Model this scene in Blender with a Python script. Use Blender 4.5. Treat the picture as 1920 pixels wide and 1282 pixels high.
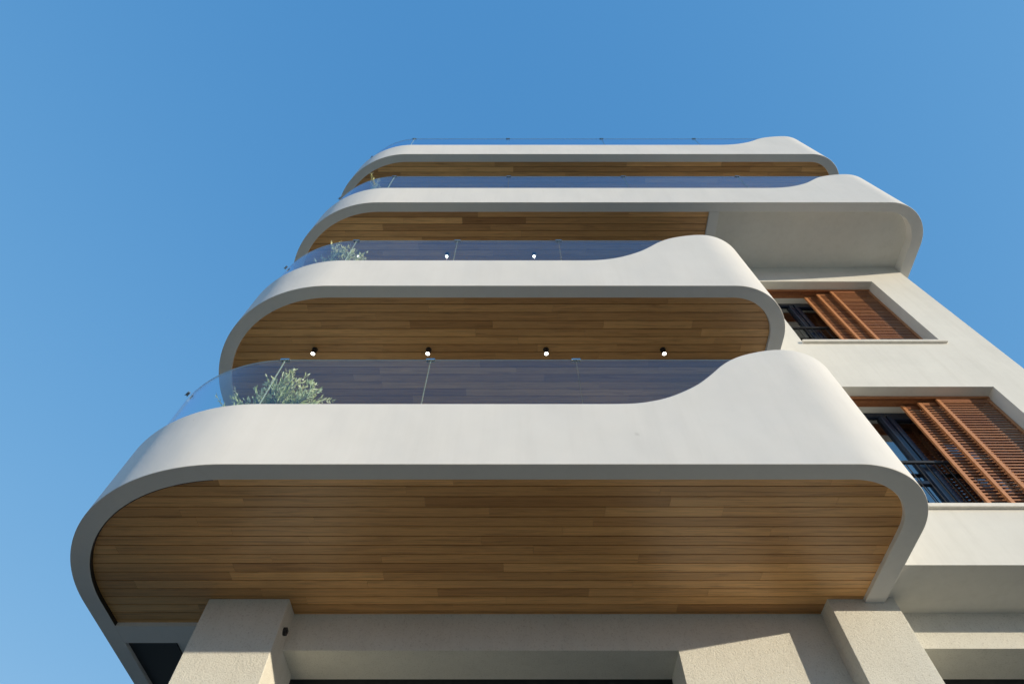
import bpy, bmesh, math, random
from math import radians, sin, cos, pi, sqrt
from mathutils import Vector, Matrix

random.seed(7)
C = bpy.context.scene
for o in list(bpy.data.objects):
    bpy.data.objects.remove(o)

# ------------------------------------------------------------------ camera (the lens is the origin; street level is 1.6 m below)
cd = bpy.data.cameras.new("camera")
cd.sensor_width = 36.0
cd.lens = 1113.58 / 1920 * 36
cd.shift_x = -5.06 / 1920
cd.clip_start = 0.05
cd.clip_end = 3000
cam = bpy.data.objects.new("camera", cd)
C.collection.objects.link(cam)
cam.location = (0, 0, 0)
cam.rotation_euler = (radians(90 + 58.169), 0, 0)
C.camera = cam

# ------------------------------------------------------------------ sky and sun
SUN_EL, SUN_AZ = radians(8.25), radians(58.8)       # azimuth measured from the facade normal (-Y) towards +X
S = Vector((sin(SUN_AZ) * cos(SUN_EL), -cos(SUN_AZ) * cos(SUN_EL), sin(SUN_EL)))
w = bpy.data.worlds.new("World")
C.world = w
w.use_nodes = True
nt = w.node_tree
bg = nt.nodes['Background']
sky = nt.nodes.new('ShaderNodeTexSky')
sky.sky_type = 'NISHITA'
sky.sun_disc = False
sky.sun_elevation = SUN_EL
sky.sun_rotation = math.atan2(S.x, S.y)
sky.air_density = 1.0
sky.dust_density = 0.0
sky.ozone_density = 3.0
# clear-day grading of the sky's colour: per-channel contrast and gain (uniform over the whole dome)
sep = nt.nodes.new('ShaderNodeSeparateColor'); cmb = nt.nodes.new('ShaderNodeCombineColor')
nt.links.new(sky.outputs[0], sep.inputs[0])
for ch, (gam, gain) in enumerate(((.80, 1.15), (.42, .80), (.22, .88))):
    a1 = nt.nodes.new('ShaderNodeMath'); a1.operation = 'MULTIPLY'; a1.inputs[1].default_value = .15
    a2 = nt.nodes.new('ShaderNodeMath'); a2.operation = 'POWER'; a2.inputs[1].default_value = gam
    a3 = nt.nodes.new('ShaderNodeMath'); a3.operation = 'MULTIPLY'; a3.inputs[1].default_value = gain / .15
    nt.links.new(sep.outputs[ch], a1.inputs[0]); nt.links.new(a1.outputs[0], a2.inputs[0])
    nt.links.new(a2.outputs[0], a3.inputs[0]); nt.links.new(a3.outputs[0], cmb.inputs[ch])
nt.links.new(cmb.outputs[0], bg.inputs[0])
bg.inputs[1].default_value = 0.15
sl = bpy.data.lights.new("sun", 'SUN')
sl.energy = 4.45
sl.angle = radians(0.5)
sl.color = (1.0, 0.86, 0.65)
so = bpy.data.objects.new("sun", sl)
C.collection.objects.link(so)
so.rotation_euler = S.to_track_quat('Z', 'Y').to_euler()
so.location = S * 60
C.view_settings.view_transform = 'Standard'
C.view_settings.look = 'None'
C.view_settings.exposure = 0.0
C.view_settings.gamma = 1.0

# ------------------------------------------------------------------ mesh helpers
class MB:
    def __init__(s):
        s.v = []; s.f = []; s.m = []; s.c = []
    def add(s, vs, fs, mi=0, col=None):
        n = len(s.v)
        s.v += [tuple(p) for p in vs]
        for f in fs:
            s.f.append(tuple(i + n for i in f)); s.m.append(mi); s.c.append(col)
    def box(s, x0, x1, y0, y1, z0, z1, mi=0, col=None):
        s.add([(x0,y0,z0),(x1,y0,z0),(x1,y1,z0),(x0,y1,z0),(x0,y0,z1),(x1,y0,z1),(x1,y1,z1),(x0,y1,z1)],
              [(0,3,2,1),(4,5,6,7),(0,1,5,4),(1,2,6,5),(2,3,7,6),(3,0,4,7)], mi, col)
    def prism(s, pts, z0, z1, mi=0):
        n = len(pts)
        a = sum(pts[i][0]*pts[(i+1)%n][1]-pts[(i+1)%n][0]*pts[i][1] for i in range(n))
        if a < 0: pts = pts[::-1]
        vs = [(x,y,z0) for x,y in pts] + [(x,y,z1) for x,y in pts]
        fs = [tuple(range(n-1,-1,-1)), tuple(range(n,2*n))]
        fs += [(i,(i+1)%n,n+(i+1)%n,n+i) for i in range(n)]
        s.add(vs, fs, mi)
    def tube(s, p0, p1, r0, r1=None, n=10, mi=0, caps=True):
        r1 = r0 if r1 is None else r1
        p0, p1 = Vector(p0), Vector(p1); d = (p1-p0).normalized()
        a = d.orthogonal().normalized(); b = d.cross(a)
        vs = []
        for p, r in ((p0,r0),(p1,r1)):
            for i in range(n):
                t = 2*pi*i/n; vs.append(p + (a*cos(t)+b*sin(t))*r)
        fs = [(i,(i+1)%n,n+(i+1)%n,n+i) for i in range(n)]
        if caps: fs += [tuple(range(n-1,-1,-1)), tuple(range(n,2*n))]
        s.add(vs, fs, mi)
    def build(s, name, mats, parent=None, smooth=None, bevel=0, kind=None, label=None, loc=None):
        me = bpy.data.meshes.new(name)
        me.from_pydata(s.v, [], s.f)
        mats = mats if isinstance(mats, (list, tuple)) else [mats]
        for m in mats: me.materials.append(m)
        me.polygons.foreach_set('material_index', s.m)
        if any(c is not None for c in s.c):
            at = me.color_attributes.new('tone', 'FLOAT_COLOR', 'CORNER')
            for p in me.polygons:
                c = s.c[p.index] or (0.5,0.5,0.5,1)
                for li in p.loop_indices: at.data[li].color = c
        me.update()
        if smooth is not None:
            me.polygons.foreach_set('use_smooth', [True]*len(me.polygons))
            me.set_sharp_from_angle(angle=radians(smooth))
        o = bpy.data.objects.new(name, me)
        C.collection.objects.link(o)
        if parent: o.parent = parent
        if loc: o.location = loc
        if bevel:
            b = o.modifiers.new('bevel', 'BEVEL'); b.width = bevel; b.segments = 2
            b.limit_method = 'ANGLE'; b.angle_limit = radians(40); b.harden_normals = True
        if kind: o['kind'] = kind
        if label: o['label'] = label
        return o

def thing(name, label, cat, loc=(0,0,0), group=None):
    o = bpy.data.objects.new(name, None); C.collection.objects.link(o)
    o.location = loc; o['label'] = label; o['category'] = cat
    o.empty_display_size = 0.2
    if group: o['group'] = group
    return o

# ------------------------------------------------------------------ materials
def mat(name):
    m = bpy.data.materials.new(name); m.use_nodes = True
    n = m.node_tree; n.nodes.clear()
    out = n.nodes.new('ShaderNodeOutputMaterial')
    b = n.nodes.new('ShaderNodeBsdfPrincipled')
    n.links.new(b.outputs[0], out.inputs[0])
    return m, n, b, out
def N(n, t, **k):
    x = n.nodes.new(t)
    for a, v in k.items():
        if a in x.inputs.keys() if hasattr(x.inputs,'keys') else False: x.inputs[a].default_value = v
        else: setattr(x, a, v)
    return x
def noise(n, scale, detail=4, rough=.5, vec=None, dist=0.0):
    x = n.nodes.new('ShaderNodeTexNoise')
    x.inputs['Scale'].default_value = scale; x.inputs['Detail'].default_value = detail
    x.inputs['Roughness'].default_value = rough; x.inputs['Distortion'].default_value = dist
    if vec is not None: n.links.new(vec, x.inputs['Vector'])
    return x
def ramp(n, src, stops):
    r = n.nodes.new('ShaderNodeValToRGB')
    e = r.color_ramp.elements
    while len(e) < len(stops): e.new(0.5)
    for i, (p, c) in enumerate(stops):
        e[i].position = p; e[i].color = (*c, 1) if len(c) == 3 else c
    n.links.new(src, r.inputs[0]); return r
def mixc(n, a, b, fac, mode='MIX'):
    x = n.nodes.new('ShaderNodeMix'); x.data_type = 'RGBA'; x.blend_type = mode
    for sock, v in ((x.inputs[0], fac), (x.inputs[6], a), (x.inputs[7], b)):
        if hasattr(v, 'is_linked'): n.links.new(v, sock)
        else: sock.default_value = v if not isinstance(v, tuple) else (*v[:3], 1)
    return x.outputs[2]
def coord(n, scale=(1,1,1)):
    t = n.nodes.new('ShaderNodeTexCoord'); mp = n.nodes.new('ShaderNodeMapping')
    mp.inputs['Scale'].default_value = scale
    n.links.new(t.outputs['Object'], mp.inputs[0]); return mp.outputs[0]
def bump(n, b, h, strength, dist, prev=None):
    x = n.nodes.new('ShaderNodeBump'); x.inputs['Strength'].default_value = strength
    x.inputs['Distance'].default_value = dist
    n.links.new(h, x.inputs['Height'])
    if prev: n.links.new(prev.outputs[0], x.inputs['Normal'])
    n.links.new(x.outputs[0], b.inputs['Normal']); return x

def plaster(name, col, var, grain, gdist, wave=0.0, stain=0.0, rough=.85, scuffs=(), droug=0.05):
    m, n, b, out = mat(name)
    v = coord(n)
    big = noise(n, 1.3, 5, .6, v)
    mid = noise(n, 9, 5, .6, v)
    fine = noise(n, grain, 6, .75, v)
    c1 = tuple(x*(1-var) for x in col); c2 = tuple(min(1, x*(1+var*.6)) for x in col)
    r = ramp(n, big.outputs[0], [(.32, c1), (.68, c2)])
    r2 = ramp(n, mid.outputs[0], [(.3, (1-var*.5,)*3), (.7, (1,)*3)])
    c = mixc(n, r.outputs[0], r2.outputs[0], 1.0, 'MULTIPLY')
    if stain:
        vs = coord(n, (5, 5, .35))
        st = noise(n, 1.6, 6, .7, vs)
        r3 = ramp(n, st.outputs[0], [(.30, (1-stain,1-stain*1.05,1-stain*1.15)), (.52, (1,)*3)])
        c = mixc(n, c, r3.outputs[0], 1.0, 'MULTIPLY')
    for (sx, sy, sz, sr) in scuffs:                       # small handling marks on the render
        ds = n.nodes.new('ShaderNodeVectorMath'); ds.operation = 'DISTANCE'; ds.inputs[1].default_value = (sx, sy, sz)
        n.links.new(v, ds.inputs[0])
        dm = n.nodes.new('ShaderNodeMath'); dm.operation = 'MULTIPLY_ADD'; dm.inputs[1].default_value = 1.0/sr
        n.links.new(ds.outputs['Value'], dm.inputs[0])
        hn = noise(n, 38, 4, .7, v); n.links.new(hn.outputs[0], dm.inputs[2])
        rr = ramp(n, dm.outputs[0], [(.60, (.86,.86,.85)), (.95, (1,)*3)])
        c = mixc(n, c, rr.outputs[0], 1.0, 'MULTIPLY')
    if gdist > .002:
        vo = n.nodes.new('ShaderNodeTexVoronoi'); vo.inputs['Scale'].default_value = grain*1.1
        n.links.new(v, vo.inputs['Vector'])
        pit = ramp(n, fine.outputs[0], [(.33, (.62,.60,.56)), (.46, (1,)*3)])
        c = mixc(n, c, pit.outputs[0], .75, 'MULTIPLY')
    n.links.new(c, b.inputs['Base Color'])
    b.inputs['Roughness'].default_value = rough
    b.inputs['Specular IOR Level'].default_value = .3
    b.inputs['Diffuse Roughness'].default_value = droug
    b1 = None
    if wave:
        wv = noise(n, 1.1, 2, .4, v)
        b1 = bump(n, b, wv.outputs[0], 1.0, wave)
    bump(n, b, fine.outputs[0], 1.0, gdist, b1)
    return m

M = {}
M['white'] = plaster('white_render', (.80,.793,.765), .022, 260, .0014, wave=.035, stain=.028, rough=.6, droug=.28, scuffs=[(1.08,3.45,4.02,.07),(-3.0,3.55,4.33,.035),(-1.35,3.45,10.75,.05),(4.9,3.45,4.0,.05)])
M['beige'] = plaster('beige_render', (.77,.765,.715), .05, 170, .0020, wave=.006, stain=.05)
M['stucco'] = plaster('coarse_stucco', (.83,.825,.745), .05, 70, .0095, stain=.05)
M['core'] = plaster('inner_render', (.74,.70,.62), .04, 120, .002)

def wood(name, dark, light, var, gs=(1.2, 26, 26), rough=.55, tone=True):
    m, n, b, out = mat(name)
    at = n.nodes.new('ShaderNodeAttribute'); at.attribute_name = 'tone'
    tc = n.nodes.new('ShaderNodeTexCoord')
    add = n.nodes.new('ShaderNodeVectorMath'); add.operation = 'ADD'
    sc = n.nodes.new('ShaderNodeVectorMath'); sc.operation = 'SCALE'; sc.inputs['Scale'].default_value = 37.0
    n.links.new(at.outputs['Color'], sc.inputs[0])
    n.links.new(tc.outputs['Object'], add.inputs[0]); n.links.new(sc.outputs[0], add.inputs[1])
    mp = n.nodes.new('ShaderNodeMapping'); mp.inputs['Scale'].default_value = gs
    n.links.new(add.outputs[0], mp.inputs[0])
    g1 = noise(n, 1.0, 6, .65, mp.outputs[0], 1.2)
    mp2 = n.nodes.new('ShaderNodeMapping'); mp2.inputs['Scale'].default_value = (gs[0]*4, gs[1]*6, gs[2]*6)
    n.links.new(add.outputs[0], mp2.inputs[0])
    g2 = noise(n, 1.0, 4, .7, mp2.outputs[0])
    sx = n.nodes.new('ShaderNodeSeparateColor'); n.links.new(at.outputs['Color'], sx.inputs[0])
    base = ramp(n, sx.outputs[0], [(0, dark), (1, light)])
    gr = ramp(n, g1.outputs[0], [(.25, (1-var,1-var*1.15,1-var*1.3)), (.5,(1,)*3), (.75, (1+var*.5,1+var*.5,1+var*.45))])
    c = mixc(n, base.outputs[0], gr.outputs[0], 1.0, 'MULTIPLY')
    g2r = ramp(n, g2.outputs[0], [(.35, (.84,.82,.8)), (.55, (1,)*3)])
    c = mixc(n, c, g2r.outputs[0], .8, 'MULTIPLY')
    n.links.new(c, b.inputs['Base Color'])
    b.inputs['Roughness'].default_value = rough
    bump(n, b, g2.outputs[0], .5, .001)
    return m
M['soffit'] = wood('soffit_boards', (.42,.20,.062), (.95,.54,.205), .42, rough=.40)
M['shutter'] = wood('shutter_wood', (.23,.082,.034), (.54,.235,.095), .28, gs=(6,6,40), rough=.5)
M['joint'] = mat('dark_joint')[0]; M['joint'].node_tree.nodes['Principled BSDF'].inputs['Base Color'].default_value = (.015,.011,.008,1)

def simple(name, col, rough=.5, metal=0.0, var=.08, sc=12):
    m, n, b, out = mat(name)
    ns = noise(n, sc, 4, .6, coord(n))
    r = ramp(n, ns.outputs[0], [(.3, tuple(x*(1-var) for x in col)), (.7, tuple(x*(1+var) for x in col))])
    n.links.new(r.outputs[0], b.inputs['Base Color'])
    b.inputs['Roughness'].default_value = rough; b.inputs['Metallic'].default_value = metal
    return m
M['black'] = simple('black_metal', (.02,.02,.022), .45)
M['frame'] = simple('anthracite_frame', (.020,.030,.055), .2)
M['fascia'] = simple('grey_fascia_panel', (.09,.095,.10), .6)
M['steel'] = simple('brushed_steel', (.62,.62,.62), .25, 1.0)
M['sill'] = simple('sill_stone', (.74,.71,.64), .6)
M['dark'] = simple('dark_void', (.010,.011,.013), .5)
M['room'] = simple('room_wall', (.30,.26,.21), .9)
M['curtain'] = simple('grey_curtain', (.42,.43,.45), .9)
M['pot'] = simple('grey_planter', (.32,.31,.29), .8)
M['bark'] = simple('olive_bark', (.20,.17,.12), .9, 0, .3, 30)
M['cushion'] = simple('pale_cushion', (.55,.62,.62), .9)
M['gedge'] = simple('glass_edge', (.72,.80,.79), .2)

M['gend'] = simple('glass_cut_edge', (.36,.47,.45), .65)

def glassmat(name, tint, ior, boost, rc=(.9,.95,1)):
    m = bpy.data.materials.new(name); m.use_nodes = True
    n = m.node_tree; n.nodes.clear()
    out = n.nodes.new('ShaderNodeOutputMaterial')
    tr = n.nodes.new('ShaderNodeBsdfTransparent'); tr.inputs[0].default_value = (*tint,1)
    gl = n.nodes.new('ShaderNodeBsdfGlossy'); gl.inputs['Roughness'].default_value = .005
    gl.inputs['Color'].default_value = (*rc,1)
    f0 = ((ior-1)/(ior+1))**2 + boost                       # Schlick: works on both faces of the pane
    lw = n.nodes.new('ShaderNodeLayerWeight'); lw.inputs['Blend'].default_value = .5
    pw = n.nodes.new('ShaderNodeMath'); pw.operation = 'POWER'; pw.inputs[1].default_value = 5
    n.links.new(lw.outputs['Facing'], pw.inputs[0])
    ad = n.nodes.new('ShaderNodeMath'); ad.operation = 'MULTIPLY_ADD'; ad.use_clamp = True
    ad.inputs[1].default_value = 1-f0; ad.inputs[2].default_value = f0
    n.links.new(pw.outputs[0], ad.inputs[0])
    mx = n.nodes.new('ShaderNodeMixShader')
    n.links.new(ad.outputs[0], mx.inputs[0]); n.links.new(tr.outputs[0], mx.inputs[1]); n.links.new(gl.outputs[0], mx.inputs[2])
    n.links.new(mx.outputs[0], out.inputs[0])
    return m
M['glass'] = glassmat('balustrade_glass', (.87,.945,.955), 1.52, .032, (.96,.88,1.0))
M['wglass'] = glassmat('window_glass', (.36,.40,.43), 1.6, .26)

m, n, b, out = mat('lamp_lens')
b.inputs['Emission Color'].default_value = (1,.93,.82,1); b.inputs['Emission Strength'].default_value = 7
b.inputs['Base Color'].default_value = (.9,.9,.9,1)
M['lens'] = m

def leafmat():
    m, n, b, out = mat('olive_leaf')
    at = n.nodes.new('ShaderNodeAttribute'); at.attribute_name = 'tone'
    sx = n.nodes.new('ShaderNodeSeparateColor'); n.links.new(at.outputs['Color'], sx.inputs[0])
    r = ramp(n, sx.outputs[0], [(0, (.36,.39,.10)), (.5, (.74,.74,.34)), (1, (.97,.95,.68))])
    n.links.new(r.outputs[0], b.inputs['Base Color']); b.inputs['Roughness'].default_value = .5
    ts = n.nodes.new('ShaderNodeBsdfTranslucent'); n.links.new(r.outputs[0], ts.inputs[0])
    mx = n.nodes.new('ShaderNodeMixShader'); mx.inputs[0].default_value = .25
    n.links.new(b.outputs[0], mx.inputs[1]); n.links.new(ts.outputs[0], mx.inputs[2]); n.links.new(mx.outputs[0], out.inputs[0])
    return m
M['leaf'] = leafmat()

def groundmat(name, col, sc):
    m, n, b, out = mat(name)
    v = coord(n)
    a = noise(n, .35, 6, .6, v); f = noise(n, sc, 5, .7, v)
    r = ramp(n, a.outputs[0], [(.3, tuple(x*.8 for x in col)), (.7, tuple(x*1.15 for x in col))])
    r2 = ramp(n, f.outputs[0], [(.3, (.75,)*3), (.7, (1.1,)*3)])
    n.links.new(mixc(n, r.outputs[0], r2.outputs[0], 1.0, 'MULTIPLY'), b.inputs['Base Color'])
    b.inputs['Roughness'].default_value = .9
    bump(n, b, f.outputs[0], .6, .004)
    return m
M['paving'] = groundmat('pale_paving', (.13,.115,.095), 60)
M['asphalt'] = groundmat('asphalt', (.12,.112,.10), 90)
M['earth'] = groundmat('dry_ground', (.55,.44,.31), 20)

# ------------------------------------------------------------------ ground, road and pavement
G = -1.6
def sheet(name, x0, x1, y0, y1, z, m, z0=None):
    q = MB()
    if z0 is None: q.add([(x0,y0,z),(x1,y0,z),(x1,y1,z),(x0,y1,z)], [(0,1,2,3)])
    else: q.box(x0,x1,y0,y1,z0,z)
    return q.build(name, m, kind='structure')
sheet('ground', -900, 900, -900, 900, G-.16, M['earth'])
sheet('road', -900, 900, -12, -3.2, G-.13, M['asphalt'])
sheet('pavement', -60, 60, -3.2, 20, G, M['paving'], G-.17)

# ------------------------------------------------------------------ building
H1, FH = 3.6426, 3.302
def BZ(i): return H1 + i*FH                     # underside of balcony i (0 = lowest)
YF = 3.45                                       # front plane of the balconies
XR = [3.675, 3.693, 7.487, 7.497]
FLAT = [.812, .802, .83, .835]
PEAK = [1.76, 1.765, 1.73, 1.71]
BACK = [5.315, 5.2, 8.9, 8.9]
YB = 8.9
WY = 4.80                                       # face of the wing wall
bld = thing('apartment_building', 'white apartment building with curved stacked balconies, wooden soffits and a beige wing with louvred shutters', 'building', (0, 6, G))
for_children_offset = -bld.location
def B(q, name, mats, parent=None, **k):
    """part or sub-part of the building"""
    o = q.build(name, mats, parent if parent else bld, **k)
    if parent is None: o.location = for_children_offset
    return o

SW = [(-1.95,0),(-1.80,.004),(-1.70,.012),(-1.58,.035),(-1.41,.09),(-1.24,.178),(-1.04,.315),(-.87,.475),(-.69,.66),(-.50,.795),(-.27,.89),(-.08,.935),(0,.94),(.3,.94)]
def swoop(x):
    """0..1 rise of the parapet's top, x measured from the right corner's start"""
    if x <= SW[0][0]: return 0
    if x >= 0: return 1
    for k in range(len(SW)-1):
        if SW[k][0] <= x <= SW[k+1][0]:
            p = [SW[max(0,k-1)], SW[k], SW[k+1], SW[min(len(SW)-1,k+2)]]
            t = (x-p[1][0])/(p[2][0]-p[1][0])
            d = p[2][0]-p[1][0]
            m1 = (p[2][1]-p[0][1])/max(1e-6,(p[2][0]-p[0][0]))*d
            m2 = (p[3][1]-p[1][1])/max(1e-6,(p[3][0]-p[1][0]))*d
            h = (2*t**3-3*t**2+1)*p[1][1]+(t**3-2*t**2+t)*m1+(-2*t**3+3*t**2)*p[2][1]+(t**3-t**2)*m2
            return h/.94
LCX, LCY, LR = -2.42, 5.305, 1.855
RR = .82
def path(i, off_l, off_f, off_r, back=None, nl=40, nr=26):
    """plan curve of balcony i, inset by the given offsets; list of (x, y, rise)"""
    xr = XR[i]; rcx = xr-RR; rcy = YF+RR
    back_r = BACK[i] if back is None else back
    P = [(-4.275+off_l, YB, 0)]
    P.append((-4.275+off_l, LCY+1.2, 0))
    for k in range(nl+1):
        t = pi + (pi/2)*k/nl
        P.append((LCX+(LR-off_l)*cos(t), LCY+(LR-off_f)*sin(t), 0))
    x = LCX+.25
    x1 = rcx
    while x < x1-2.0: P.append((x, YF+off_f, 0)); x += .3
    x = x1-1.96
    while x < x1-.02: P.append((x, YF+off_f, swoop(x-x1))); x += .04
    for k in range(nr+1):
        t = -pi/2 + (pi/2)*k/nr
        P.append((rcx+(RR-off_r)*cos(t), rcy+(RR-off_f)*sin(t), 1))
    P.append((xr-off_r, back_r, 1))
    return P

PITCH = .1268
def soffit_boards(q, z, x0, x1, y0, y1, xlim, rnd):
    y = y0
    while y < y1-.01:
        ya, yb = y, min(y+PITCH-.009, y1)
        x = x0 - rnd.uniform(0, 2.4)
        lo, hi = xlim(ya, yb)
        while x < hi:
            L = rnd.choice([1.1,1.6,2.1,2.6,3.0,3.6])*rnd.uniform(.9,1.1)
            a, bb = max(x, lo), min(x+L-.0015, hi)
            if bb-a > .01:
                t = min(1, max(0, rnd.gauss(.46,.18)))
                q.box(a, bb, ya, yb, z, z+.02, 0, (t, rnd.random(), rnd.random(), 1))
            x += L
        y += PITCH
    q.box(x0, x1, y0, y1, z+.022, z+.03, 1)

NAMES = ['lowest balcony, deep wooden soffit on two columns', 'second balcony from the street, narrow like the lowest',
         'third balcony, stretching right over the beige wing', 'topmost balcony against the sky']
GT = [1.69, 1.735, 1.865, 1.83]
JOINTS = [[-2.47,-.905,.66],[-2.46,-.89,.68],[-2.46,-.12,2.22,4.55],[-2.52,-.17,2.18,4.5]]
for i in range(4):
    z = BZ(i); xr = XR[i]
    po = path(i, 0, 0, 0); pi_ = path(i, .17, .178, .2)
    q = MB(); vs = []
    for (a, c) in zip(po, pi_):
        rise = FLAT[i] + (PEAK[i]-FLAT[i])*a[2]
        vs += [(a[0],a[1],z),(a[0],a[1],z+rise),(c[0],c[1],z+rise),(c[0],c[1],z)]
    fs = []
    for k in range(len(po)-1):
        a, c = 4*k, 4*k+4
        fs += [(a,c,c+1,a+1),(a+1,c+1,c+2,a+2),(a+2,c+2,c+3,a+3),(a+3,c+3,c,a)]
    L = 4*(len(po)-1)
    fs += [(0,1,2,3),(L+3,L+2,L+1,L)]
    q.add(vs, fs)
    bal = B(q, 'balcony', M['white'], smooth=40, bevel=.007, label=NAMES[i])
    # floor slab
    pm = path(i, .10, .10, .12, back=5.3 if i < 2 else None)
    yend = 6.0
    pts = [(x,min(y,yend)) for x,y,_ in pm]
    if i < 2: pts = pts + [(xr-.12, yend)]
    cl = []
    for p_ in pts:
        if not cl or (abs(p_[0]-cl[-1][0])+abs(p_[1]-cl[-1][1]) > 1e-5): cl.append(p_)
    q = MB(); q.prism(cl, z+.075 if i != 2 else z+.215, z+.36)
    if i == 2:
        pass
    B(q, 'floor_slab', M['core'], bal)
    # wooden soffit
    rnd = random.Random(40+i)
    inner = path(i, .11, .11, .12)
    def xlim(ya, yb, i=i, xr=xr):
        y = yb
        R = LR-.13
        if y < LCY:
            d = (LCY-y)
            lo = LCX - sqrt(max(0, R*R-d*d)) if d < R else LCX
        else: lo = LCX-R
        r = RR-.14; cy = YF+RR
        if i == 2: hi = 3.50
        elif y < cy:
            d = cy-y; hi = xr-RR + (sqrt(max(0, r*r-d*d)) if d < r else 0)
        else: hi = xr-.14
        return lo, hi
    q = MB()
    yw0 = 3.628-PITCH*.055
    rows = path(i, .12,.12,.14, back=5.3 if i < 2 else 5.6)
    soffit_boards(q, z+.042, -4.15, xlim(5.6,5.6)[1], yw0, 5.69, xlim, rnd)
    # backing sheet must stay inside the curve: replace its box by a prism
    q.v = q.v[:-8]; q.f = q.f[:-6]; q.m = q.m[:-6]; q.c = q.c[:-6]
    bk = [(x,min(y,5.69)) for x,y,_ in rows]
    cl = []
    for p_ in bk:
        if not cl or (abs(p_[0]-cl[-1][0])+abs(p_[1]-cl[-1][1]) > 1e-5): cl.append(p_)
    if i < 2: cl.append((cl[-1][0], 5.69))
    if i == 2:
        cl = [p_ for p_ in cl if p_[0] < 3.5 and p_[1] < 5.7]; cl += [(3.5, cl[-1][1]), (3.5, 5.69)]
    n0 = len(q.f); q.prism(cl, z+.0635, z+.074, 1)
    B(q, 'wooden_soffit', [M['soffit'], M['joint']], bal)
    if i == 2:      # rib between wood and the plain recessed ceiling, and that ceiling
        q = MB(); q.box(3.485, 3.665, YF+.178, 5.4, z, z+.22)
        B(q, 'soffit_rib', M['white'], bal, bevel=.005)
        q = MB()
        pr = [(x,y) for x,y,_ in path(2,.11,.11,.12, back=5.5) if x > 3.6]
        pr = [(3.66, pr[0][1])] + pr + [(3.66, 5.5)]
        q.prism(pr, z+.19, z+.212)
        B(q, 'plain_soffit', M['beige'], bal)
    # glass balustrade: thin curved panels set on the inside of the parapet
    GO = .085; th = .012
    gp = path(i, GO, GO, GO, nl=48)
    xc = xr-RR
    # arc-length list of the glass line from the left side to the swoop
    line = [(x,y) for x,y,r in gp if y < 5.9 and x < xc-.2]
    line = [(line[0][0], 5.55)] + line if line[0][1] < 5.5 else line
    dense = []
    for a, c in zip(line[:-1], line[1:]):
        nn = max(1, int(math.hypot(c[0]-a[0], c[1]-a[1])/.06))
        for k in range(nn): dense.append((a[0]+(c[0]-a[0])*k/nn, a[1]+(c[1]-a[1])*k/nn))
    dense.append(line[-1])
    cuts = [(-3.66, True)] + [(x, False) for x in JOINTS[i]]
    def seg_id(p):
        if p[0] < -3.655 and p[1] > 3.9: return 0
        k = 1
        for x in JOINTS[i]:
            if p[0] > x: k += 1
        return k
    groups = {}
    for p_ in dense: groups.setdefault(seg_id(p_), []).append(p_)
    keys = sorted(groups)
    for k in keys:
        g = groups[k]
        if k+1 in groups:                                    # run up to the next panel, less the joint gap
            nx = groups[k+1][0]; l = g[-1]
            d = math.hypot(nx[0]-l[0], nx[1]-l[1])
            if k >= 1:
                jx = JOINTS[i][k-1]; g = g + [(jx-.0025, l[1]+(nx[1]-l[1])*.5)]
            else: g = g + [(l[0]+(nx[0]-l[0])*.9, l[1]+(nx[1]-l[1])*.9)]
        if k >= 2: g = [(JOINTS[i][k-2]+.0025, g[0][1])] + [p_ for p_ in g if p_[0] > JOINTS[i][k-2]+.01]
        if len(g) < 2: continue
        q = MB(); vs = []
        zb, zt = z+.45, z+GT[i]
        for j, p_ in enumerate(g):
            a = g[max(0,j-1)]; c = g[min(len(g)-1,j+1)]
            tx, ty = c[0]-a[0], c[1]-a[1]; l = math.hypot(tx,ty); nx, ny = -ty/l, tx/l
            vs += [(p_[0],p_[1],zb),(p_[0],p_[1],zt),(p_[0]+nx*th,p_[1]+ny*th,zt),(p_[0]+nx*th,p_[1]+ny*th,zb)]
        fm, fe = [], []
        for j in range(len(g)-1):
            a, c = 4*j, 4*j+4
            fm += [(a,c,c+1,a+1),(a+2,c+2,c+3,a+3)]; fe += [(a+1,c+1,c+2,a+2),(a+3,c+3,c,a)]
        L = 4*(len(g)-1); ends = [(0,1,2,3),(L+3,L+2,L+1,L)]
        q.add(vs, fm, 0); q.f += fe+ends; q.m += [1]*len(fe)+[2]*2; q.c += [None]*(len(fe)+2)
        B(q, 'glass_panel', [M['glass'], M['gedge'], M['gend']], bal, smooth=30)
    # steel clips bridging the joints
    cl_pts = [(-3.655, 3.985, radians(42))] + [(x, YF+GO, 0) for x in JOINTS[i] if x < xc-.9]
    for (x, y, a) in cl_pts:
        q = MB()
        q.box(-.048,.048,-.010,.026, -.004,.008)
        q.box(-.048,.048,-.012,-.006, -.016,.008)
        q.box(-.048,.048,.020,.026, -.016,-.0045)
        if a: q.v = [(p_[0]*.7, p_[1]*.8, p_[2]) for p_ in q.v]
        mt = Matrix.Translation((x,y,z+GT[i])) @ Matrix.Rotation(-a, 4, 'Z')
        q.v = [tuple(mt @ Vector(p_)) for p_ in q.v]
        B(q, 'glass_clip', M['steel'], bal)

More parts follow.
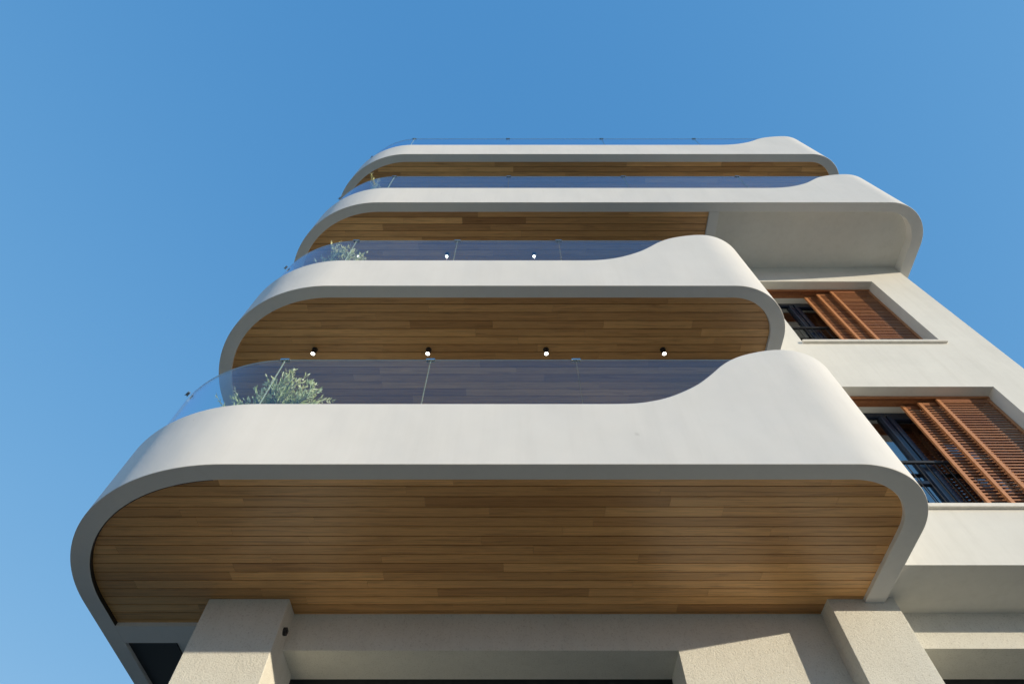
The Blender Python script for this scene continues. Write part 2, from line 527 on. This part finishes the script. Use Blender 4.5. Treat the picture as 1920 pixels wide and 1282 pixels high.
# left plaster band, dark slot and painted rim shade at the lowest soffit
q = MB(); q.box(-4.105, -2.2, 5.69, 5.985, H1, H1+.10)
q.box(-3.60, -2.2, 5.985, YB, H1+.05, H1+.10)
B(q, 'soffit_band', M['white'])
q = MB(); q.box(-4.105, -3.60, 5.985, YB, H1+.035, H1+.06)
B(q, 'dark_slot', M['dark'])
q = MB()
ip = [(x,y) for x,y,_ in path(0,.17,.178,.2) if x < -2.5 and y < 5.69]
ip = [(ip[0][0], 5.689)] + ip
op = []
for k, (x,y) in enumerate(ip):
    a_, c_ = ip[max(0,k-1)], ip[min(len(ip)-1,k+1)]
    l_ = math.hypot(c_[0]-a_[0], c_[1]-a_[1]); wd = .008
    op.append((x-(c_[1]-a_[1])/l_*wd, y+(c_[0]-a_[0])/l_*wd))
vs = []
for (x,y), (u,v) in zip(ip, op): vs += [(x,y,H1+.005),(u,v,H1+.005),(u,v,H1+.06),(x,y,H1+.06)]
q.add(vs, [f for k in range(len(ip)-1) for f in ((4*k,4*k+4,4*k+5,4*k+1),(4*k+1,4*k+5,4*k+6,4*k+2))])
B(q, 'rim_shade_strip', M['joint'])  # strip in joint black paints shade onto the rim's inner step

# beams and columns
q = MB(); q.box(-2.3, 1.583, 5.55, 6.055, 3.302, 3.76)
q.box(3.125, 7.25, 5.552, 6.09, 3.322, 3.76)
B(q, 'beam', M['stucco'])
q = MB(); q.box(-3.045, -2.243, 5.293, 6.0, G, H1+.04); B(q, 'column', M['stucco'], bevel=.008, label='stucco column under the left of the lowest balcony')
q = MB(); q.box(3.12, 3.79, 5.305, 6.02, G, 3.73); B(q, 'column', M['stucco'], bevel=.008, label='stucco column under the right of the lowest balcony')
q = MB(); q.box(1.583, 3.125, 5.55, 6.03, G, 3.76); B(q, 'wall_pier', M['stucco'])
q = MB(); q.box(6.65, 7.25, 5.6, 6.04, G, 3.33); B(q, 'column', M['stucco'], bevel=.008)
# shopfront in the shade behind the beam
q = MB()
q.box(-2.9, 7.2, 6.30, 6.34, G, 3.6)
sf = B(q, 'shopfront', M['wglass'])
q = MB()
for x in [-2.9,-1.2,.4,1.5,4.2,5.5,6.9]: q.box(x, x+.06, 6.24, 6.30, G, 3.6)
q.box(-2.9, 7.2, 6.235, 6.30, 2.9, 3.6)
q.build('shopfront_frame', M['fascia'], sf)
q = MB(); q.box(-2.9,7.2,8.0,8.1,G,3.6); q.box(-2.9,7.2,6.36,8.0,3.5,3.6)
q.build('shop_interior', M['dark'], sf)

# wall behind the balconies with sliding doors
def grid_wall(q, xs, zs, holes, y0, y1):
    hole = lambda a, c: any(h[0] <= (xs[a]+xs[a+1])/2 <= h[1] and h[2] <= (zs[c]+zs[c+1])/2 <= h[3] for h in holes)
    nx, nz = len(xs)-1, len(zs)-1
    solid = lambda a, c: 0 <= a < nx and 0 <= c < nz and not hole(a, c)
    for a in range(nx):
        for c in range(nz):
            if not solid(a, c): continue
            x0,x1,z0,z1 = xs[a],xs[a+1],zs[c],zs[c+1]
            q.add([(x0,y0,z0),(x1,y0,z0),(x1,y0,z1),(x0,y0,z1)], [(0,1,2,3)])
            q.add([(x0,y1,z0),(x1,y1,z0),(x1,y1,z1),(x0,y1,z1)], [(3,2,1,0)])
            if not solid(a-1,c): q.add([(x0,y0,z0),(x0,y1,z0),(x0,y1,z1),(x0,y0,z1)], [(3,2,1,0)])
            if not solid(a+1,c): q.add([(x1,y0,z0),(x1,y1,z0),(x1,y1,z1),(x1,y0,z1)], [(0,1,2,3)])
            if not solid(a,c-1): q.add([(x0,y0,z0),(x1,y0,z0),(x1,y1,z0),(x0,y1,z0)], [(3,2,1,0)])
            if not solid(a,c+1): q.add([(x0,y0,z1),(x1,y0,z1),(x1,y1,z1),(x0,y1,z1)], [(0,1,2,3)])
def weld(o):
    bm = bmesh.new(); bm.from_mesh(o.data); bmesh.ops.remove_doubles(bm, verts=bm.verts, dist=1e-4)
    bmesh.ops.recalc_face_normals(bm, faces=bm.faces); bm.to_mesh(o.data); bm.free(); return o
holes = [(-2.4, 3.0, BZ(i)+.36, BZ(i)+2.75) for i in range(3)]
q = MB(); grid_wall(q, [-2.95,-2.4,3.0,3.6], sorted([3.70]+[h[2] for h in holes]+[h[3] for h in holes]+[BZ(3)+.08]), holes, 5.70, 5.95)
weld(B(q, 'back_wall', M['core']))
for i in range(3):
    zb = BZ(i)+.36
    q = MB()
    for k in range(5):
        x = -2.4+k*1.35
        q.box(max(-2.4,x-.035), min(3.0,x+.035), 5.78, 5.84, zb, zb+2.39)
    q.box(-2.4,3.0,5.781,5.839,zb,zb+.07); q.box(-2.4,3.0,5.781,5.839,zb+2.32,zb+2.39)
    d = B(q, 'sliding_door', M['frame'])
    q = MB(); q.box(-2.4,3.0,5.80,5.815,zb+.07,zb+2.32); q.build('pane', M['wglass'], d)
    q = MB(); q.box(-2.38,2.98,6.3,6.35,zb,zb+2.39); q.build('curtain', M['curtain'], d)
q = MB()
q.box(-2.95,-2.8,5.95,YB,3.75,BZ(3)+.08); q.box(-2.95,7.25,YB-.15,YB,3.75,BZ(3)+.08)
q.box(3.6,7.28,5.70,5.95,BZ(2)+.2,BZ(3)+.08)
for i in range(1,4): q.box(-4.10 if i else -2.8, 7.2, 6.0, YB-.15, BZ(i)+.08, BZ(i)+.35)
B(q, 'inner_structure', M['core'])

# ---- beige wing
WX0, WX1, WZ0, WZ1 = 3.60, 7.275, 3.697, BZ(2)+.2
wins = [(4.41, 6.540, 4.444, 6.576), (4.41, 6.546, 7.74, 9.831)]
hs = [(a,b_,c,d) for a,b_,c,d in wins]
q = MB(); grid_wall(q, sorted({WX0,4.41,6.543,WX1}), sorted({WZ0,4.444,6.576,7.74,9.831,WZ1}),
                    [(4.41,6.543,4.444,6.576),(4.41,6.543,7.74,9.831)], WY, 5.26)
ww = weld(B(q, 'wing_wall', M['beige']))
q = MB(); q.box(WX1-.3, WX1, 5.26, YB, WZ0, WZ1); q.box(WX0, WX1-.3, 5.26, 5.80, WZ0, WZ0+.2)
for zz in (BZ(1)-.05,): q.box(WX0, WX1-.3, 5.262, YB-.2, zz, zz+.3)
B(q, 'wing_structure', M['beige'])

def shutter(parent, x0, x1, y, z0, z1, rnd):
    q = MB(); st = .046; d = .030
    def c(): return (rnd.uniform(.1,.65), rnd.random(), rnd.random(), 1)
    cs = (.97, rnd.random(), rnd.random(), 1)  # stiles toned lighter: light on their faces put into the colour
    q.box(x0, x0+st, y, y+d, z0, z1, 0, cs); q.box(x1-st, x1, y, y+d, z0, z1, 0, cs)
    q.box(x0+st, x1-st, y, y+d, z1-.055, z1, 0, c()); q.box(x0+st, x1-st, y, y+d, z0, z0+.055, 0, c())
    zz = z0+.055+.028
    while zz < z1-.055-.02:
        q.box(x0+st, x1-st, y+.004, y+.018, zz, zz+.021, 0, c()); zz += .0505
    # middle stile behind the slats
    return q.build('shutter', M['shutter'], parent)

for wi, (x0,x1,z0,z1) in enumerate(wins):
    rnd = random.Random(90+wi)
    lab = ['louvred window in the beige wing beside the lowest balcony', 'louvred window in the beige wing under the third balcony'][wi]
    # dark frame at the back of the reveal
    q = MB(); ya, yb = 5.262, 5.33
    f = .06
    q.box(x0-.05, x1+.05, ya, yb, z1-.075, z1+.05); q.box(x0-.05, x1+.05, ya, yb, z0-.05, z0+.075)
    q.box(x0-.05, x0+f, ya, yb, z0+.075, z1-.075); q.box(x1-f, x1+.05, ya, yb, z0+.075, z1-.075)
    mx = 5.17
    q.box(mx-.085, mx-.012, ya-.02, yb, z0+.075, z1-.075)
    q.box(mx+.012, mx+.085, ya-.02, yb, z0+.075, z1-.075)
    q.box(mx-.012, mx+.012, ya+.01, yb, z0+.075, z1-.075)
    q.box(x0+f, mx-.085, ya+.005, yb, z0+.78, z0+.83)
    q.box(mx+.085, x1-f, ya-.004, yb, z1-.135, z1-.075)
    win = B(q, 'window', M['frame'], label=lab, bevel=.003)
    q = MB(); q.box(x0+f, mx-.085, 5.296, 5.304, z0+.075, z1-.075); q.box(mx+.085, x1-f, 5.296, 5.304, z0+.075, z1-.135)
    q.build('pane', M['wglass'], win)
    q = MB()
    q.box(x0-.3,x1+.3,7.2,7.25,z0-.4,z1+.3); q.box(x0-.3,x1+.3,5.36,7.2,z1+.12,z1+.16); q.box(x0-.3,x0-.25,5.36,7.2,z0-.4,z1+.12); q.box(x1+.25,x1+.3,5.36,7.2,z0-.4,z1+.12)
    q.build('room', M['room'], win)
    q = MB()
    nf = 40; xa, xb = 5.62, 6.45
    vs = []
    for k in range(nf+1):
        x = xa+(xb-xa)*k/nf; y = 5.50+.025*sin(k*1.4)+.008*sin(k*3.1)
        vs += [(x,y,z0),(x,y,z1)]
    q.add(vs, [(2*k,2*k+2,2*k+3,2*k+1) for k in range(nf)])
    q.build('curtain', M['curtain'], win, smooth=60)
    # timber track lining and head
    q = MB()
    for k, (a, c) in enumerate([(4.968,5.020),(5.026,5.078),(5.084,5.140)]):
        q.box(x0+.001, x1-.001, a, c, z1-.012-.006*(k%2), z1-.0005, 0, (rnd.uniform(.1,.6), rnd.random(), rnd.random(), 1))
    q.box(x0+.002, x1-.002, 4.962, 4.972, z1-.04, z1-.0006, 0, (.8,.2,.4,1))
    q.build('shutter_track', M['shutter'], win)
    shw = .745
    shutter(win, x1-shw, x1-.004, 4.977, z0+.006, z1-.045, rnd)
    shutter(win, 5.562, 5.562+.36, 5.031, z0+.006, z1-.045, rnd)
    shutter(win, 5.355, 5.355+.30, 5.090, z0+.006, z1-.045, rnd)
    # railing
    q = MB(); ry = 5.185; rz = z0+1.075
    q.box(x0, x1, ry-.018, ry+.018, rz-.035, rz); q.box(x0, x1, ry-.012, ry+.012, z0+.10, z0+.12)
    x = x0+.10
    while x < x1-.03: q.tube((x,ry,z0+.12),(x,ry,rz-.035),.0065,n=8); x += .118
    q.build('railing', M['black'], win, smooth=40)
    # sill
    q = MB(); q.box(x0-.055 if wi == 0 else x0-.01, x1+.055, WY-.045, WY+.14, z0-.052, z0-.002)
    q.box(x0+.001, x1-.001, WY+.14, 5.261, z0-.03, z0+.002)
    q.build('sill', M['sill'], win, bevel=.004)

# round black outlet on the inner side of the left column
q = MB(); q.tube((-2.2435, 5.43, 3.42), (-2.215, 5.43, 3.42), .038, n=24); q.tube((-2.2435,5.43,3.42),(-2.205,5.43,3.42),.026,.02,n=24)
B(q, 'wall_outlet', M['black'], smooth=40)

# ------------------------------------------------------------------ spotlights on the soffits
def spotlight(label):
    t = thing('ceiling_spotlight', label, 'spotlight', group='black spotlights on the wooden soffits')
    q = MB(); q.tube((0,0,-.006),(0,0,0),.040,n=24); q.tube((0,0,-.115),(0,0,-.005),.033,n=28,caps=False)
    q.tube((0,0,-.05),(0,0,-.049),.0325,n=28)
    q.tube((0,0,-.114),(0,0,-.050),.0295,n=28,caps=False)
    q.build('housing', M['black'], t, smooth=40)
    q = MB(); q.tube((0,0,-.110),(0,0,-.100),.0262,n=28)
    q.build('lens', M['lens'], t, smooth=40)
    ld = bpy.data.lights.new('spotlight_beam', 'SPOT'); ld.energy = 32; ld.color = (1,.80,.55)
    ld.spot_size = radians(100); ld.spot_blend = .8; ld.shadow_soft_size = .02
    lo = bpy.data.objects.new('spotlight_beam', ld); C.collection.objects.link(lo); lo.parent = t; lo.location = (0,0,-.125)
    return t
spots = [(-2.785,4.46,1,'black cylinder spotlight lit under the second balcony, leftmost of its row of four'),
         (-1.20,4.46,1,'black cylinder spotlight lit under the second balcony, second from the left in its row'),
         (.436,4.46,1,'black cylinder spotlight lit under the second balcony, third from the left in its row'),
         (2.065,4.46,1,'black cylinder spotlight lit under the second balcony, at the right end beside the white swoop'),
         (-2.90,4.46,2,'lit spotlight under the third balcony, glowing through the olive branches'),
         (-1.26,4.455,2,'lit spotlight under the third balcony, behind glass just left of a panel joint'),
         (.36,4.455,2,'lit spotlight under the third balcony, behind glass, rightmost one seen there')]
proto = None
for (x,y,i,lab) in spots:
    if proto is None: proto = o = spotlight(lab)
    else:
        o = proto.copy(); C.collection.objects.link(o); o['label'] = lab
        for ch in proto.children:
            d = ch.copy(); C.collection.objects.link(d); d.parent = o
    o.location = (x,y,BZ(i)+.042)

# ------------------------------------------------------------------ potted olive trees
def olive(label, x, y, zf, topz, spread, seed, nb, bias=0.0):
    rnd = random.Random(seed)
    t = thing('olive_tree', label, 'plant', (x,y,zf), group='potted olive trees behind the balcony glass')
    h = topz-zf
    q = MB()
    prof = [(.13,0),(.155,.25),(.17,.42),(.17,.45),(.155,.45),(.15,.41)]
    nn = 28; vs = []
    for r, zz in prof: vs += [(r*cos(2*pi*k/nn), r*sin(2*pi*k/nn), zz) for k in range(nn)]
    fs = [(a*nn+k, a*nn+(k+1)%nn, (a+1)*nn+(k+1)%nn, (a+1)*nn+k) for a in range(len(prof)-1) for k in range(nn)]
    fs += [tuple(range(nn-1,-1,-1)), tuple(range((len(prof)-1)*nn, len(prof)*nn))]
    q.add(vs, fs); q.build('planter', M['pot'], t, smooth=40)
    tk = MB(); lf = MB()
    p = Vector((0,0,.41)); fork = h*.52
    pts = [p]
    for k in range(5):
        pts.append(Vector((rnd.uniform(-.02,.02), rnd.uniform(-.02,.02), .41+(fork-.41)*(k+1)/5)))
    for a, b_ in zip(pts[:-1], pts[1:]): tk.tube(a, b_, .024, .021, 8)
    def leaf(pos, d, size, tone):
        d = d.normalized(); s = d.cross(Vector((rnd.uniform(-1,1),rnd.uniform(-1,1),rnd.uniform(-.3,1)))).normalized()
        up = d.cross(s); wdt = size*.135
        c = (tone, 0, 0, 1)
        a = pos; tip = pos+d*size
        m1 = pos+d*size*.35; m2 = pos+d*size*.7
        vs = [a, m1+s*wdt+up*wdt*.3, m2+s*wdt*.8+up*wdt*.3, tip, m2-s*wdt*.8+up*wdt*.3, m1-s*wdt+up*wdt*.3, m1, m2]
        lf.add(vs, [(0,6,1),(0,5,6),(6,7,2,1),(5,4,7,6),(7,3,2),(4,3,7)], 0, c)
    def twig(p0, d, L, r):
        n = max(4, int(L/.03)); p = p0.copy(); d = d.normalized()
        for k in range(n):
            d = (d + Vector((rnd.gauss(0,.09),rnd.gauss(0,.09),rnd.gauss(.03,.07)))).normalized()
            p2 = p + d*(L/n)
            tk.tube(p, p2, r*(1-k/n)+.0012, r*(1-(k+1)/n)+.001, 5, caps=False)
            for sgn in (-1,1):
                if rnd.random() < .88:
                    side = d.cross(Vector((0,0,1)) if k%2 else Vector((1,.3,0)))
                    if side.length < .1: side = Vector((1,0,0))
                    ld = d*rnd.uniform(.5,1.0) + side.normalized()*sgn*rnd.uniform(.5,.9) + Vector((0,0,rnd.uniform(-.15,.25)))
                    leaf(p2, ld, rnd.uniform(.044,.072), min(1,max(0,rnd.gauss(.55,.25))))
            p = p2
        leaf(p, d, .05, .8)
    f0 = pts[-1]
    for k in range(nb):
        az = rnd.uniform(0, 2*pi); 
        tgt = Vector((cos(az)*spread*rnd.uniform(.15,1)+bias, sin(az)*min(spread,.32)*rnd.uniform(.1,1), fork+(h-fork)*rnd.uniform(.25,.9)*(1.0)))
        rad = math.hypot(tgt.x-bias, 0)/spread
        tgt.z -= (h-fork)*.50*rad*rad
        d = tgt-f0; L = d.length; 
        mid = f0 + d*.5 + Vector((0,0,.05))
        tk.tube(f0, mid, .010, .007, 6, caps=False); tk.tube(mid, tgt, .007, .004, 6, caps=False)
        for j in range(4):
            s = f0.lerp(tgt, rnd.uniform(.5,1.0))
            dd = (d.normalized()*.5 + Vector((rnd.gauss(0,.55),rnd.gauss(0,.4),rnd.uniform(.1,1.1))))
            twig(s, dd, rnd.uniform(.12,.26), .003)
    tk.build('trunk', M['bark'], t, smooth=60)
    lf.build('crown', M['leaf'], t)
    return t
olive('bushy potted olive tree behind the glass of the lowest balcony', -2.54, 3.98, BZ(0)+.36, BZ(0)+1.84, .58, 3, 62)
olive('slender potted olive tree behind the glass of the second balcony', -2.72, 3.90, BZ(1)+.36, BZ(1)+2.20, .42, 11, 26)
olive('small sprig of a potted olive tree behind the third balcony glass', -2.86, 3.90, BZ(2)+.36, BZ(2)+2.13, .30, 21, 18)

# outdoor armchair behind the lowest glass
t = thing('armchair', 'pale outdoor armchair whose back just shows behind the lowest balcony glass', 'armchair', (-1.93, 4.55, BZ(0)+.36))
q = MB(); q.box(-.30,.30,-.06,.06,.35,1.36); q.build('backrest', M['cushion'], t, bevel=.04)
q = MB(); q.box(-.30,.30,-.0,.62,.28,.44); q.build('seat', M['cushion'], t, bevel=.03)
for sx in (-.27,.27):
    for sy in (0.0,.56):
        q = MB(); q.tube((sx,sy,0),(sx,sy,.30),.018,n=10); q.build('leg', M['frame'], t, smooth=40)
